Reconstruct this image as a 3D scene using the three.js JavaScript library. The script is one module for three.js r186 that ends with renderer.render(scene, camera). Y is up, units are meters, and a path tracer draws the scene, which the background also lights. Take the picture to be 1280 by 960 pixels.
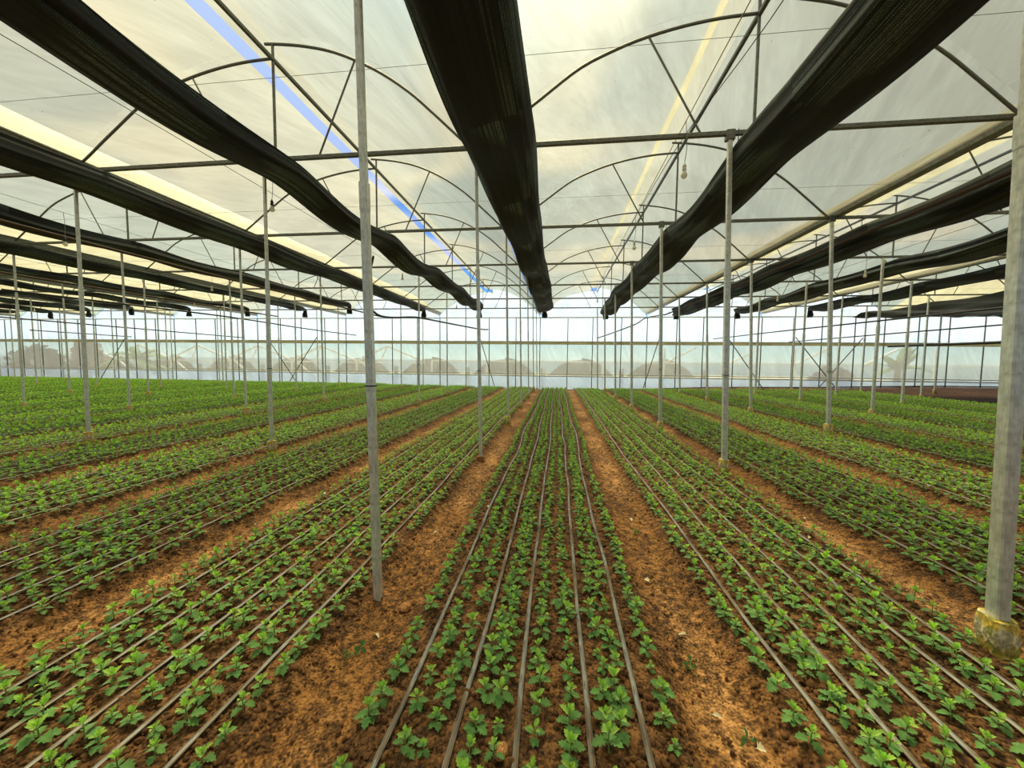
import * as THREE from 'three';
import { Sky } from 'three/addons/objects/Sky.js';
import { mergeGeometries } from 'three/addons/utils/BufferGeometryUtils.js';

// ------------------------------------------------------------------ camera, sky, sun, exposure
const scene = new THREE.Scene();
const camera = new THREE.PerspectiveCamera(92.0, 1280 / 960, 0.05, 400);
camera.rotation.order = 'YXZ';
camera.position.set(0, 1.4, 0);
camera.rotation.set(-0.0628, 0.1189, 0.0105);
camera.updateMatrixWorld(true);
camera.updateProjectionMatrix();

const renderer = new THREE.WebGLRenderer({ antialias: true });
renderer.toneMapping = THREE.LinearToneMapping;
renderer.toneMappingExposure = 0.79;
renderer.shadowMap.enabled = true;

const sunDir = new THREE.Vector3(-0.12, 0.86, -0.42).normalize();
const sky = new Sky();
sky.scale.setScalar(350);
sky.material.uniforms.turbidity.value = 7;
sky.material.uniforms.rayleigh.value = 0.9;
sky.material.uniforms.mieCoefficient.value = 0.009;
sky.material.uniforms.mieDirectionalG.value = 0.8;
sky.material.uniforms.sunPosition.value.copy(sunDir);
scene.add(sky);
scene.backgroundIntensity = 0.2;

const sun = new THREE.DirectionalLight(new THREE.Color(1, 0.9, 0.7), 9);
sun.position.copy(sunDir).multiplyScalar(60);
sun.castShadow = true;
sun.shadow.radius = 45;
sun.shadow.camera.left = -50; sun.shadow.camera.right = 40; sun.shadow.camera.top = 45; sun.shadow.camera.bottom = -45; sun.shadow.camera.far = 150;
scene.add(sun);

// ------------------------------------------------------------------ helpers
function mulberry(a) { return () => { a |= 0; a = a + 0x6D2B79F5 | 0; let t = Math.imul(a ^ a >>> 15, 1 | a); t = t + Math.imul(t ^ t >>> 7, 61 | t) ^ t; return ((t ^ t >>> 14) >>> 0) / 4294967296; }; }
const rnd = mulberry(20240611);
const R = (a, b) => a + (b - a) * rnd();
const clamp = (x, a, b) => Math.min(b, Math.max(a, x));
const smooth = (a, b, x) => { const t = clamp((x - a) / (b - a), 0, 1); return t * t * (3 - 2 * t); };
function hash2(x, y) { let h = Math.imul(x, 374761393) + Math.imul(y, 668265263) | 0; h = Math.imul(h ^ h >>> 13, 1274126177); return ((h ^ h >>> 16) >>> 0) / 4294967296; }
function vnoise(x, y, per = 0) {   // value noise, optionally periodic
  const ix = Math.floor(x), iy = Math.floor(y), fx = x - ix, fy = y - iy;
  const w = (i) => per ? ((i % per) + per) % per : i;
  const a = hash2(w(ix), w(iy)), b = hash2(w(ix + 1), w(iy)), c = hash2(w(ix), w(iy + 1)), d = hash2(w(ix + 1), w(iy + 1));
  const u = fx * fx * (3 - 2 * fx), v = fy * fy * (3 - 2 * fy);
  return a + (b - a) * u + (c - a) * v + (a - b - c + d) * u * v;
}
const ORD = ['', 'first', 'second', 'third', 'fourth', 'fifth', 'sixth', 'seventh', 'eighth', 'ninth', 'tenth', 'eleventh', 'twelfth', 'thirteenth', 'fourteenth'];
const sideOf = (k) => 'towards ' + (k < 0 ? 'brown shrub' : 'bare soil');
const used = new Map();
function numbered(name) { const n = used.get(name) || 0; used.set(name, n + 1); return n ? name + '_' + String(n).padStart(3, '0') : name; }
function tag(o, label, category, group, kind) {
  if (label) o.userData.label = label;
  if (category) o.userData.category = category;
  if (group) o.userData.group = group;
  if (kind) o.userData.kind = kind;
  return o;
}
function shade(o) { o.traverse((m) => { if (m.isMesh) { m.castShadow = true; m.receiveShadow = true; } }); return o; }
function thing(name, label, category, group) { const o = new THREE.Group(); o.name = numbered(name); tag(o, label, category, group); scene.add(o); return o; }
function part(parent, name, geo, mat, label) { const m = new THREE.Mesh(geo, mat); m.name = name; if (label) m.userData.label = label; m.castShadow = m.receiveShadow = true; parent.add(m); return m; }
function single(name, geo, mat, label, category, group, kind) { const m = new THREE.Mesh(geo, mat); m.name = numbered(name); tag(m, label, category, group, kind); m.castShadow = m.receiveShadow = true; scene.add(m); return m; }
const V = (x, y, z) => new THREE.Vector3(x, y, z);
function tube(points, r, radial = 6, segs) { const c = points.length === 2 ? new THREE.LineCurve3(points[0], points[1]) : new THREE.CatmullRomCurve3(points); return new THREE.TubeGeometry(c, segs || (points.length === 2 ? 1 : points.length * 4), r, radial, false); }
function bar(a, b, w, h = w, ch = 0) {   // rectangular bar from a to b, optional chamfer
  const d = b.clone().sub(a), L = d.length();
  const c = ch || Math.min(w, h) * 0.12, s = new THREE.Shape();
  const x = w / 2, y = h / 2;
  s.moveTo(-x + c, -y); s.lineTo(x - c, -y); s.lineTo(x, -y + c); s.lineTo(x, y - c); s.lineTo(x - c, y); s.lineTo(-x + c, y); s.lineTo(-x, y - c); s.lineTo(-x, -y + c); s.closePath();
  const g = new THREE.ExtrudeGeometry(s, { depth: L, bevelEnabled: false, steps: 1 });
  const m = new THREE.Matrix4().lookAt(V(0, 0, 0), d.clone().negate(), Math.abs(d.y) > 0.95 * L ? V(0, 0, 1) : V(0, 1, 0));
  g.applyMatrix4(m); g.translate(a.x, a.y, a.z); return g;
}
function grid(nu, nv, f, uvf) {   // parametric sheet, u and v in 0..1
  const p = [], uv = [], ix = [];
  for (let j = 0; j <= nv; j++) for (let i = 0; i <= nu; i++) { const q = f(i / nu, j / nv); p.push(q[0], q[1], q[2]); const t = uvf ? uvf(i / nu, j / nv) : [i / nu, j / nv]; uv.push(t[0], t[1]); }
  for (let j = 0; j < nv; j++) for (let i = 0; i < nu; i++) { const a = j * (nu + 1) + i, b = a + 1, c = a + nu + 1, d = c + 1; ix.push(a, b, d, a, d, c); }
  const g = new THREE.BufferGeometry();
  g.setAttribute('position', new THREE.Float32BufferAttribute(p, 3)); g.setAttribute('uv', new THREE.Float32BufferAttribute(uv, 2)); g.setIndex(ix); g.computeVertexNormals(); return g;
}
function texture(n, f, srgb, rx = 1, ry = 1, m = n) {
  const d = new Uint8Array(n * m * 4);
  for (let y = 0; y < m; y++) for (let x = 0; x < n; x++) { const c = f(x / n, y / m, x, y), k = (y * n + x) * 4; if (Array.isArray(c)) { d[k] = clamp(c[0], 0, 255); d[k + 1] = clamp(c[1], 0, 255); d[k + 2] = clamp(c[2], 0, 255); } else d[k] = d[k + 1] = d[k + 2] = clamp(c, 0, 255); d[k + 3] = 255; }
  const t = new THREE.DataTexture(d, n, m); t.wrapS = t.wrapT = THREE.RepeatWrapping; t.magFilter = THREE.LinearFilter; t.minFilter = THREE.LinearMipmapLinearFilter; t.generateMipmaps = true;
  if (srgb) t.colorSpace = THREE.SRGBColorSpace; t.repeat.set(rx, ry); t.needsUpdate = true; return t;
}
const fbm = (x, y, per, oct) => { let s = 0, a = 0.5, t = 0; for (let i = 0; i < oct; i++) { s += a * vnoise(x * (1 << i), y * (1 << i), per ? per << i : 0); t += a; a *= 0.55; } return s / t; };

// ------------------------------------------------------------------ layout (metres; rows of the house run along -z)
const X0 = -1.045, DX = 3.194, Z0 = 2.032, DZ = 3.016, BAR = 4.234;
const rowX = (k) => X0 + k * DX, bayZ = (n) => -(Z0 + n * DZ);
const WALLZ = bayZ(7), BACKZ = 7.02, LEFTX = rowX(-14), RIGHTX = rowX(8);
const BEDP = DX / 2, bedX = (b) => -0.105 + BEDP * b, BEDW = 1.2;
const BEDMIN = -26, BEDMAX = 9;
function floorBase(x, z) {
  const end = smooth(-18.2, -22.2, z);
  const away = x < 0 ? -0.42 : x < 12 ? -0.42 + 0.40 * smooth(0, 12, x) : -0.02 + 0.25 * smooth(12, 22, x);
  return away * end;
}
function bedness(x) {   // 1 on a bed, 0 in a path
  const b = Math.round((x + 0.105) / BEDP);
  if (b > BEDMAX || b < BEDMIN) return 0;
  const wob = 0.0;
  const d = Math.abs(x - bedX(b)) + wob;
  return 1 - smooth(0.54, 0.70, d);
}
function groundY(x, z) { return floorBase(x, z) + 0.055 * (bedness(x) - 0.5) + 0.018 * (vnoise(x * 1.1 + 7, z * 0.9) - 0.5); }

// ------------------------------------------------------------------ materials
const soilHeight = (u, v) => 0.35 * fbm(u * 10, v * 10, 10, 3) + 0.4 * fbm(u * 48 + 3, v * 48, 48, 3) + 0.25 * vnoise(u * 220, v * 220, 220);
const soilMap = texture(1024, (u, v) => {
  const a = fbm(u * 6, v * 6, 6, 4), b = fbm(u * 60, v * 60, 60, 3), c = vnoise(u * 256, v * 256, 256);
  let k = 0.56 + 0.30 * (a - 0.5) + 0.85 * (b - 0.5) + 0.55 * (c - 0.5);
  const speck = hash2(Math.floor(u * 512), Math.floor(v * 512));
  if (speck > 0.9975) k += 0.35;
  return [255 * clamp(k + 0.17, 0, 1), 250 * clamp(k + 0.15, 0, 1), 240 * clamp(k + 0.13, 0, 1)];
}, true, 0.55, 0.55);
const soilBump = texture(1024, (u, v) => 255 * soilHeight(u, v), false, 0.55, 0.55);
const M = {};
M.soil = new THREE.MeshStandardMaterial({ map: soilMap, bumpMap: soilBump, bumpScale: 0.035, roughness: 0.96, vertexColors: true });
M.clod = new THREE.MeshStandardMaterial({ color: 0x966a3e, roughness: 0.97, bumpMap: soilBump, bumpScale: 0.004 });
const filmMap = texture(1024, (u, v) => {
  const s = fbm(u * 26 + v * 10, v * 5 - u * 2, 0, 4), t = fbm(u * 5 + 9, v * 5, 5, 3), d = vnoise(u * 130 + v * 60, v * 26, 0);
  const k = 236 + 26 * (s - 0.5) + 16 * (t - 0.5) + 9 * (d - 0.5);
  const sp = hash2(Math.floor(u * 300), Math.floor(v * 300) + 77) > 0.9996 ? -50 : 0;
  return [k + sp, k - 1 + sp, k - 9 + sp];
}, true, 0.22, 0.22);
const filmBump = texture(512, (u, v) => 255 * (0.6 * fbm(u * 22 + v * 8, v * 4, 0, 3) + 0.4 * fbm(u * 5, v * 5, 5, 3)), false, 0.22, 0.22);
M.roofFilm = new THREE.MeshPhysicalMaterial({ color: 0xf8eec4, map: filmMap, bumpMap: filmBump, bumpScale: 0.012, roughness: 0.6, transmission: 0.88, thickness: 0, side: THREE.DoubleSide, specularIntensity: 0.5 });
M.flapFilm = new THREE.MeshPhysicalMaterial({ color: 0xd6cfae, map: filmMap, roughness: 0.85, transmission: 0.8, thickness: 0, side: THREE.DoubleSide, specularIntensity: 0.3 });
M.wallFilm = new THREE.MeshPhysicalMaterial({ color: 0xf6fafc, map: filmMap, roughness: 0.9, transmission: 0.9, thickness: 0, side: THREE.DoubleSide, specularIntensity: 0.3 });
M.clearFilm = new THREE.MeshPhysicalMaterial({ color: 0xfbf4de, map: filmMap, roughness: 0.55, transmission: 0.9, thickness: 0, side: THREE.DoubleSide, specularIntensity: 0.3 });
M.apronFilm = new THREE.MeshPhysicalMaterial({ color: 0xc8d5d9, map: filmMap, roughness: 0.85, transmission: 0.7, thickness: 0, side: THREE.DoubleSide, specularIntensity: 0.3 });
const postMap = texture(256, (u, v) => { const k = 226 + 44 * (fbm(u * 14, v * 14, 14, 3) - 0.5) + 30 * (vnoise(u * 60, v * 12, 0) - 0.5); return [k, k + 1, k - 5]; }, true, 3, 3);
const galvMap = texture(256, (u, v) => { const k = 200 + 60 * (fbm(u * 14, v * 14, 14, 3) - 0.5) + 40 * (vnoise(u * 60, v * 12, 0) - 0.5); return [k, k + 1, k - 5]; }, true, 3, 3);
M.galv = new THREE.MeshStandardMaterial({ color: 0x8e8f88, map: galvMap, roughness: 0.45, metalness: 0.45 });
M.post = new THREE.MeshStandardMaterial({ color: 0xfafbf4, map: postMap, roughness: 0.36, metalness: 0.35 });
M.cream = new THREE.MeshPhysicalMaterial({ color: 0xe9e2c6, map: filmMap, roughness: 0.95, transmission: 0.65, thickness: 0 });
M.white = new THREE.MeshStandardMaterial({ color: 0xe6e8e6, roughness: 0.6 });
M.gutter = new THREE.MeshStandardMaterial({ color: 0xc9cbc4, map: galvMap, roughness: 0.5, metalness: 0.25 });
M.rust = new THREE.MeshStandardMaterial({ color: 0x5a4030, map: galvMap, roughness: 0.75 });
const netMap = texture(512, (u, v) => {
  const thread = hash2(Math.floor(u * 170), 5), streak = fbm(u * 90, v * 3, 0, 3), knit = (Math.floor(v * 256) & 1) ? 1 : 0.55;
  const worn = (0.16 + smooth(0.46, 0.72, fbm(u * 4 + 2, v * 1.6, 0, 3))) * (thread > 0.5 ? 1 : 0.15) * knit;
  const k = 16 + 16 * streak + 120 * worn * (0.4 + 0.6 * vnoise(u * 200, v * 256));
  return [k * 0.84, k, k * 0.97];
}, true, 1, 0.5);
const netBump = texture(256, (u, v) => 120 + 60 * Math.sin(u * 2 * Math.PI * 60) + 60 * vnoise(u * 40, v * 6), false, 1, 1);
M.net = new THREE.MeshStandardMaterial({ map: netMap, color: 0xffffff, roughness: 0.8, bumpMap: netBump, bumpScale: 0.006, side: THREE.DoubleSide });
M.netOpen = new THREE.MeshPhysicalMaterial({ map: netMap, color: 0x9fc4b0, roughness: 0.9, transmission: 0.35, thickness: 0, side: THREE.DoubleSide });
M.blackPipe = new THREE.MeshStandardMaterial({ color: 0x1d1e1e, roughness: 0.5 });
M.wire = new THREE.MeshStandardMaterial({ color: 0x8a8b86, roughness: 0.6, metalness: 0.3 });
const tapeMap = texture(64, (u, v, x, y) => {
  const n = fbm(u * 4, v * 24, 0, 4), mud = fbm(u * 3 + 5, v * 5 + 3, 0, 3);
  let k = 128 + 84 * (n - 0.5);
  let c = [k, k * 0.99, k * 0.96];
  if (mud > 0.6) c = [k * 0.85, k * 0.68, k * 0.48];
  const dy = ((v * 8) % 1) - 0.5, du = u - 0.25;
  if (dy * dy * 1.6 + du * du * 20 < 0.02) c = [28, 25, 22];
  return c;
}, true, 1, 1, 512);
M.tape = new THREE.MeshStandardMaterial({ map: tapeMap, roughness: 0.42 });
const concMap = texture(256, (u, v) => {
  const n = fbm(u * 9, v * 9, 9, 4), g = smooth(0.5, 0.72, fbm(u * 4 + 3, v * 4, 4, 3)), y = smooth(0.42, 0.7, fbm(u * 3 + 8, v * 3 + 1, 3, 3));
  const k = 1.0 + 0.8 * (n - 0.5);
  const a = [222 * k, 208 * k, 165 * k], b = [214 * k, 180 * k, 70 * k], c = [140 * k, 142 * k, 50 * k];
  return [0, 1, 2].map((i) => { let q = a[i] + (b[i] - a[i]) * y; return q + (c[i] - q) * g * 0.8; });
}, true);
M.concrete = new THREE.MeshStandardMaterial({ map: concMap, roughness: 0.9, bumpMap: concMap, bumpScale: 0.006 });
M.stone = new THREE.MeshStandardMaterial({ color: 0xf2b478, map: soilMap, roughness: 0.9 });
M.litter = new THREE.MeshStandardMaterial({ color: 0xe6dcb8, roughness: 0.9, side: THREE.DoubleSide });
M.leafOld = new THREE.MeshPhysicalMaterial({ color: 0x68984f, roughness: 0.9, transmission: 0.25, thickness: 0, side: THREE.DoubleSide, vertexColors: true });
M.leafNew = new THREE.MeshPhysicalMaterial({ color: 0xaad558, roughness: 0.9, transmission: 0.35, thickness: 0, side: THREE.DoubleSide, vertexColors: true });
M.stem = new THREE.MeshStandardMaterial({ color: 0x7d9a4a, roughness: 0.8 });
M.seedling = new THREE.MeshPhysicalMaterial({ color: 0xffffff, roughness: 0.9, transmission: 0.28, thickness: 0, side: THREE.DoubleSide, vertexColors: true });
M.bulb = new THREE.MeshPhysicalMaterial({ color: 0xf4efdc, roughness: 0.35, transmission: 0.4, thickness: 0 });
M.socket = new THREE.MeshStandardMaterial({ color: 0xe2dcc4, roughness: 0.6 });
M.socketDark = new THREE.MeshStandardMaterial({ color: 0x2c2b28, roughness: 0.6 });
M.banana = new THREE.MeshPhysicalMaterial({ color: 0x4f7a34, roughness: 0.95, transmission: 0.2, thickness: 0, side: THREE.DoubleSide });
M.bananaStem = new THREE.MeshStandardMaterial({ color: 0x7a7a3c, roughness: 0.85 });
M.bush = new THREE.MeshStandardMaterial({ color: 0x1c2812, roughness: 0.95, side: THREE.DoubleSide });
M.bushBrown = new THREE.MeshStandardMaterial({ color: 0x86680f, roughness: 0.95, side: THREE.DoubleSide });
M.gable = new THREE.MeshPhysicalMaterial({ color: 0x4c563c, roughness: 0.95, side: THREE.DoubleSide });
M.outRoof = new THREE.MeshPhysicalMaterial({ color: 0xf3f5f0, roughness: 0.9, transmission: 0.85, thickness: 0, side: THREE.DoubleSide });
M.outGround = new THREE.MeshStandardMaterial({ color: 0xb4b69c, roughness: 1 });
M.darkStrip = new THREE.MeshStandardMaterial({ color: 0x34362f, roughness: 0.9 });

// ------------------------------------------------------------------ floor
{
  const axis = (pts) => { const out = []; for (const [a, b, s] of pts) for (let x = a; x < b - 1e-6; x += s) out.push(x); out.push(pts[pts.length - 1][1]); return out; };
  const xs = axis([[-46, -14, 0.2], [-14, -7, 0.1], [-7, -3.4, 0.045], [-3.4, 3.4, 0.018], [3.4, 7, 0.045], [7, 16, 0.1], [16, 27, 0.25]]);
  const zs = axis([[-24, -14, 0.25], [-14, -8, 0.1], [-8, -4.6, 0.05], [-4.6, -0.7, 0.018], [-0.7, 0.5, 0.06], [0.5, 7.2, 0.3]]);
  const nx = xs.length, nz = zs.length, p = new Float32Array(nx * nz * 3), uv = new Float32Array(nx * nz * 2), col = new Float32Array(nx * nz * 3), ix = [];
  const cBed = [0.275, 0.136, 0.050], cPath = [0.41, 0.200, 0.060], cDry = [0.80, 0.44, 0.18], cBare = [0.20, 0.09, 0.042];
  for (let j = 0; j < nz; j++) for (let i = 0; i < nx; i++) {
    const x = xs[i], z = zs[j], q = j * nx + i, bd = bedness(x);
    const near = Math.hypot(x, z) < 9 ? 1 : 0.4;
    const lump = near * (0.020 * (fbm(x * 9, z * 9, 0, 3) - 0.5) * (0.6 + bd * 0.8) + 0.014 * (vnoise(x * 34, z * 34) - 0.5) * (0.35 + 0.9 * bd));
    const pathX = Math.abs(((x + 0.105) / BEDP - Math.round((x + 0.105) / BEDP)) * BEDP);   // distance from bed centre
    const y = groundY(x, z) + lump - 0.012 * (1 - bd) * vnoise(x * 3 + 4, z * 2.2);
    p.set([x, y, z], q * 3); uv.set([x, z], q * 2);
    const dry = (1 - smooth(0.02, 0.17, Math.abs(pathX - BEDP / 2) + 0.12 * (fbm(x * 5 + 3, z * 4, 0, 3) - 0.5))) * smooth(0.38, 0.62, fbm(x * 1.6 + 11, z * 1.1 + 5, 0, 3)) * (1 - bd);
    const bare = x > 14.9 || x < bedX(BEDMIN) - 0.8 ? 1 : 0;
    const patch = 0.82 + 0.36 * fbm(x * 0.8 + 20, z * 0.8, 0, 3);
    for (let c = 0; c < 3; c++) { let v = cPath[c] + (cBed[c] - cPath[c]) * bd; v += (cDry[c] - v) * dry * 0.85; if (bare) v = cBare[c]; col[q * 3 + c] = v * patch; }
  }
  for (let j = 0; j < nz - 1; j++) for (let i = 0; i < nx - 1; i++) { const a = j * nx + i, b = a + 1, c = a + nx, d = c + 1; ix.push(a, c, d, a, d, b); }
  const g = new THREE.BufferGeometry();
  g.setAttribute('position', new THREE.BufferAttribute(p, 3)); g.setAttribute('uv', new THREE.BufferAttribute(uv, 2)); g.setAttribute('color', new THREE.BufferAttribute(col, 3)); g.setIndex(ix); g.computeVertexNormals();
  const f = new THREE.Mesh(g, M.soil); f.name = 'floor'; f.receiveShadow = f.castShadow = true; tag(f, 'reddish brown soil floor of planting beds and trodden paths', 'floor', null, 'structure'); scene.add(f);
}

// ------------------------------------------------------------------ roof film and walls
const RIDGE = 0.2;   // the ridge stands this far past the middle row of posts
const arcA = [[-3.394, 0.02], [-3.12, 0.2], [-2.85, 0.4], [-2.57, 0.6], [-2.1, 0.92], [-1.7, 1.09], [-1.36, 1.2], [-0.9, 1.3], [-0.47, 1.355], [0, 1.375]];
const arcB = [[0, 1.565], [0.45, 1.50], [0.94, 1.37], [1.53, 1.09], [2.0, 0.77], [2.35, 0.46], [2.76, 0.08], [2.85, 0.0]];
const sampler = (arc) => { const c = new THREE.CatmullRomCurve3(arc.map((q) => V(q[0], q[1], 0))); return (t) => c.getPoint(t); };
const sA = sampler(arcA), sB = sampler(arcB);
const gap = 0.43, over = 0.42;
const spans = []; for (let k = -14; k <= 6; k += 2) spans.push(k);
{
  const ceil = new THREE.Group(); ceil.name = 'ceiling'; tag(ceil, 'milky plastic film stretched over the arched roof spans', 'roof', null, 'structure'); scene.add(ceil);
  const cA = []; for (let i = 0; i <= 60; i++) cA.push(sA(i / 60)); const lastA = cA.findIndex((q) => q.x > -gap); const tA = lastA / 60;
  const zN = 44, len = BACKZ - WALLZ;
  const wave = (x, z) => 0.012 * (vnoise(x * 2.2 + z * 0.6, z * 0.8) - 0.5) + 0.02 * Math.sin(Math.PI * ((-z - Z0) / DZ)) ** 2;
  for (const k of spans) {
    const xr = rowX(k + 1) + RIDGE;
    const gA = grid(16, zN, (u, v) => { const q = sA(u * tA), z = WALLZ + v * len; return [xr + q.x, BAR + q.y + 0.045 - wave(xr + q.x, z), z]; }, (u, v) => [u * 3.4 + k, v * len]);
    part(ceil, 'film_sheet', gA, M.roofFilm);
    const gB = grid(18, zN, (u, v) => {
      const z = WALLZ + v * len; let x, y;
      const q = sB(u); x = q.x; y = q.y;
      return [xr + x, BAR + y + 0.045 - wave(xr + x + 5, z), z];
    }, (u, v) => [u * 3.6 + k + 1.7, v * len]);
    part(ceil, 'film_sheet', gB, M.roofFilm);
    part(ceil, 'vent_flap', grid(3, zN, (u, v) => { const z = WALLZ + v * len, x = -over * (1 - u); return [xr + x, BAR + 1.61 + 0.02 * (1 - u) - wave(xr + x + 5, z), z]; }, (u, v) => [u * 0.5 + k, v * len]), M.flapFilm);
  }
}
// end wall: rails, mullions and four films
const wallBack = new THREE.Group(); wallBack.name = 'wall_back'; tag(wallBack, 'plastic film end wall with metal rails and bluish base apron', 'wall', null, 'structure'); scene.add(wallBack);
{
  const x0 = LEFTX - 3, x1 = RIGHTX, sheet = (y0, y1, mat, name, dz = 0) => part(wallBack, name, grid(120, 3, (u, v) => { const x = x0 + (x1 - x0) * u; const lo = typeof y0 === 'function' ? y0(x) : y0; return [x, lo + (y1 - lo) * v, WALLZ + dz + 0.03 * (vnoise(x * 1.3, v * 3) - 0.5)]; }, (u, v) => [(x1 - x0) * u, y0 === 0.5 ? v * 2 : v * 1.5]), mat);
  sheet((x) => floorBase(x, WALLZ) - 0.1, 0.5, M.apronFilm, 'apron_film');
  sheet(0.5, 2.52, M.clearFilm, 'lower_film', -0.02);
  sheet(2.52, 4.05, M.wallFilm, 'upper_film', -0.04);
  for (const k of spans) {   // gable above the top rail
    const xr = rowX(k + 1) + RIDGE, s = new THREE.Shape(); s.moveTo(xr - 3.39, 4.05);
    for (let i = 0; i <= 20; i++) { const q = sA(i / 20); s.lineTo(xr + q.x, Math.max(4.06, BAR + q.y + 0.055)); }
    for (let i = 0; i <= 20; i++) { const q = sB(i / 20); s.lineTo(xr + q.x, Math.max(4.06, BAR + q.y + 0.055)); }
    s.lineTo(xr + 2.98, 4.05);
    const g = new THREE.ShapeGeometry(s, 1); g.translate(0, 0, WALLZ - 0.05); part(wallBack, 'gable_film', g, M.wallFilm);
  }
  for (const [y, h, d] of [[4.07, 0.06, 0.04], [2.50, 0.16, 0.06], [2.60, 0.05, 0.09], [0.60, 0.05, 0.05], [0.47, 0.06, 0.05]]) part(wallBack, 'rail', bar(V(x0, y, WALLZ + 0.03), V(x1, y, WALLZ + 0.03), d, h), h > 0.1 ? M.cream : M.post);
  for (let k = -28; k <= 16; k++) { const x = X0 + k * DX / 2 + (k % 2 ? 0.1 : 0); part(wallBack, 'mullion', bar(V(x, floorBase(x, WALLZ) - 0.05, WALLZ + 0.01), V(x, 4.05, WALLZ + 0.01), 0.045, 0.045), M.galv); }
  for (let k = -14; k < 8; k++) { const x = rowX(k) + 0.9; part(wallBack, 'base_strip', bar(V(x - 0.9, floorBase(x - 0.9, WALLZ) + 0.02, WALLZ + 0.06), V(x + 2.3, floorBase(x + 2.3, WALLZ) + 0.02, WALLZ + 0.06), 0.03, 0.06), M.darkStrip); }
}
{
  const side = (name, x, label) => { const g = grid(30, 4, (u, v) => [x, -0.5 + 4.8 * v, WALLZ + (BACKZ - WALLZ) * u], (u, v) => [u * 30, v * 4.8]); const m = single(name, g, M.wallFilm, label, 'wall', null, 'structure'); m.name = name; };
  side('wall_left', LEFTX - 0.05, 'plastic film long side wall behind the banana plant side');
  side('wall_right', RIGHTX + 0.05, 'plastic film long side wall beyond the bare soil strip');
  const g = grid(40, 4, (u, v) => [LEFTX + (RIGHTX - LEFTX) * u, -0.1 + 5.8 * v, BACKZ], (u, v) => [u * 70, v * 4.8]); const m = single('wall_front', g, M.wallFilm, 'plastic film end wall across the entrance side', 'wall', null, 'structure'); m.name = 'wall_front';
}

// ------------------------------------------------------------------ roof trusses
{
  const proto = new THREE.Group(); proto.name = 'proto';
  part(proto, 'tie_bar', bar(V(-3.394, 0, 0), V(2.99, 0, 0), 0.05, 0.055), M.galv);
  const ribCurve = (arc) => new THREE.TubeGeometry(new THREE.CatmullRomCurve3(arc.map((q) => V(q[0], q[1], 0))), 26, 0.019, 6, false);
  part(proto, 'arch_rib', ribCurve(arcA), M.galv);
  part(proto, 'arch_rib', ribCurve([[-0.12, 1.575], ...arcB]), M.galv);
  part(proto, 'king_post', bar(V(0, 0, 0), V(0, 1.575, 0), 0.03), M.galv);
  part(proto, 'brace', tube([V(-0.62, 0.02, 0), V(-1.28, 1.215, 0)], 0.013), M.galv);
  part(proto, 'brace', tube([V(0.67, 0.02, 0), V(1.22, 1.25, 0)], 0.013), M.galv);
  for (const k of spans) for (let n = 0; n <= 6; n++) {
    const t = proto.clone(); t.name = numbered('roof_truss'); t.position.set(rowX(k + 1) + RIDGE, BAR, bayZ(n));
    t.position.y += 0.012 * (hash2(k + 40, n) - 0.5);
    tag(t, `arched roof truss, ${ORD[7 - n]} from end wall, ${ORD[k < 0 ? -k / 2 : k / 2 + 1]} span from central net ${sideOf(k)}`, 'roof truss', 'arched roof trusses'); scene.add(t);
  }
}
// purlins and gutters
for (const k of spans) {
  const xr = rowX(k + 1) + RIDGE;
  single('ridge_purlin', bar(V(xr, BAR + 1.36, WALLZ), V(xr, BAR + 1.36, BACKZ - 0.1), 0.05, 0.05), M.galv, `long steel ridge purlin, ${ORD[k < 0 ? -k / 2 : k / 2 + 1]} span from central net ${sideOf(k)}`, 'purlin', 'ridge purlins');
}
for (let k = -14; k <= 8; k += 2) {
  const x = rowX(k), s = new THREE.Shape(), t = 0.012;
  const pr = [[-0.17, 0.16], [-0.13, 0.15], [-0.075, 0.035], [0.075, 0.035], [0.13, 0.15], [0.17, 0.16]];
  s.moveTo(pr[0][0], pr[0][1]); for (const q of pr.slice(1)) s.lineTo(q[0], q[1]); for (const q of pr.slice().reverse()) s.lineTo(q[0], q[1] - t - 0.006); s.closePath();
  const g = new THREE.ExtrudeGeometry(s, { depth: BACKZ - WALLZ - 0.2, bevelEnabled: false }); g.translate(x, BAR - 0.005, WALLZ + 0.1);
  single('roof_gutter', g, M.gutter, k === 0 ? 'grey metal valley gutter above the wide central black net bundle' : `grey metal valley gutter, ${ORD[Math.abs(k) / 2]} from the central one ${sideOf(k)}`, 'gutter', k === 0 ? undefined : 'valley gutters');
}

// ------------------------------------------------------------------ posts
const inView = (x, y, z, margin = 0.08) => { const p = V(x, y, z).project(camera); const c = V(x, y, z).applyMatrix4(camera.matrixWorldInverse); return c.z < -0.3 && Math.abs(p.x) < 1 + margin && Math.abs(p.y) < 1 + margin; };
const baseShift = { 0: 0.01, 1: 0.045, 2: 0.09 }, topShift = { 0: -0.08, 1: -0.07, 2: -0.09 };
function lump(w, h, d, s, amt = 0.1) {   // an irregular block on y = 0
  const g = new THREE.BoxGeometry(w, h, d, 5, 5, 5), p = g.attributes.position;
  for (let i = 0; i < p.count; i++) {
    let x = p.getX(i), y = p.getY(i), z = p.getZ(i); const e = 1 - 0.18 * (Math.abs(x / w * 2) ** 4 * Math.abs(z / d * 2) ** 4) - 0.12 * (y > 0 ? (y / h * 2) ** 4 : 0);
    const n = 1 + amt * 2 * (vnoise(x / w * 3 + s * 7.3 + 9, y / h * 3 + z / d * 3 + s) - 0.5);
    p.setXYZ(i, x * e * n, y * (1 + amt * (vnoise(x / w * 4 + s, z / d * 4 + 3) - 0.5)) + h / 2, z * e * n);
  }
  g.computeVertexNormals(); return g;
}
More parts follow.
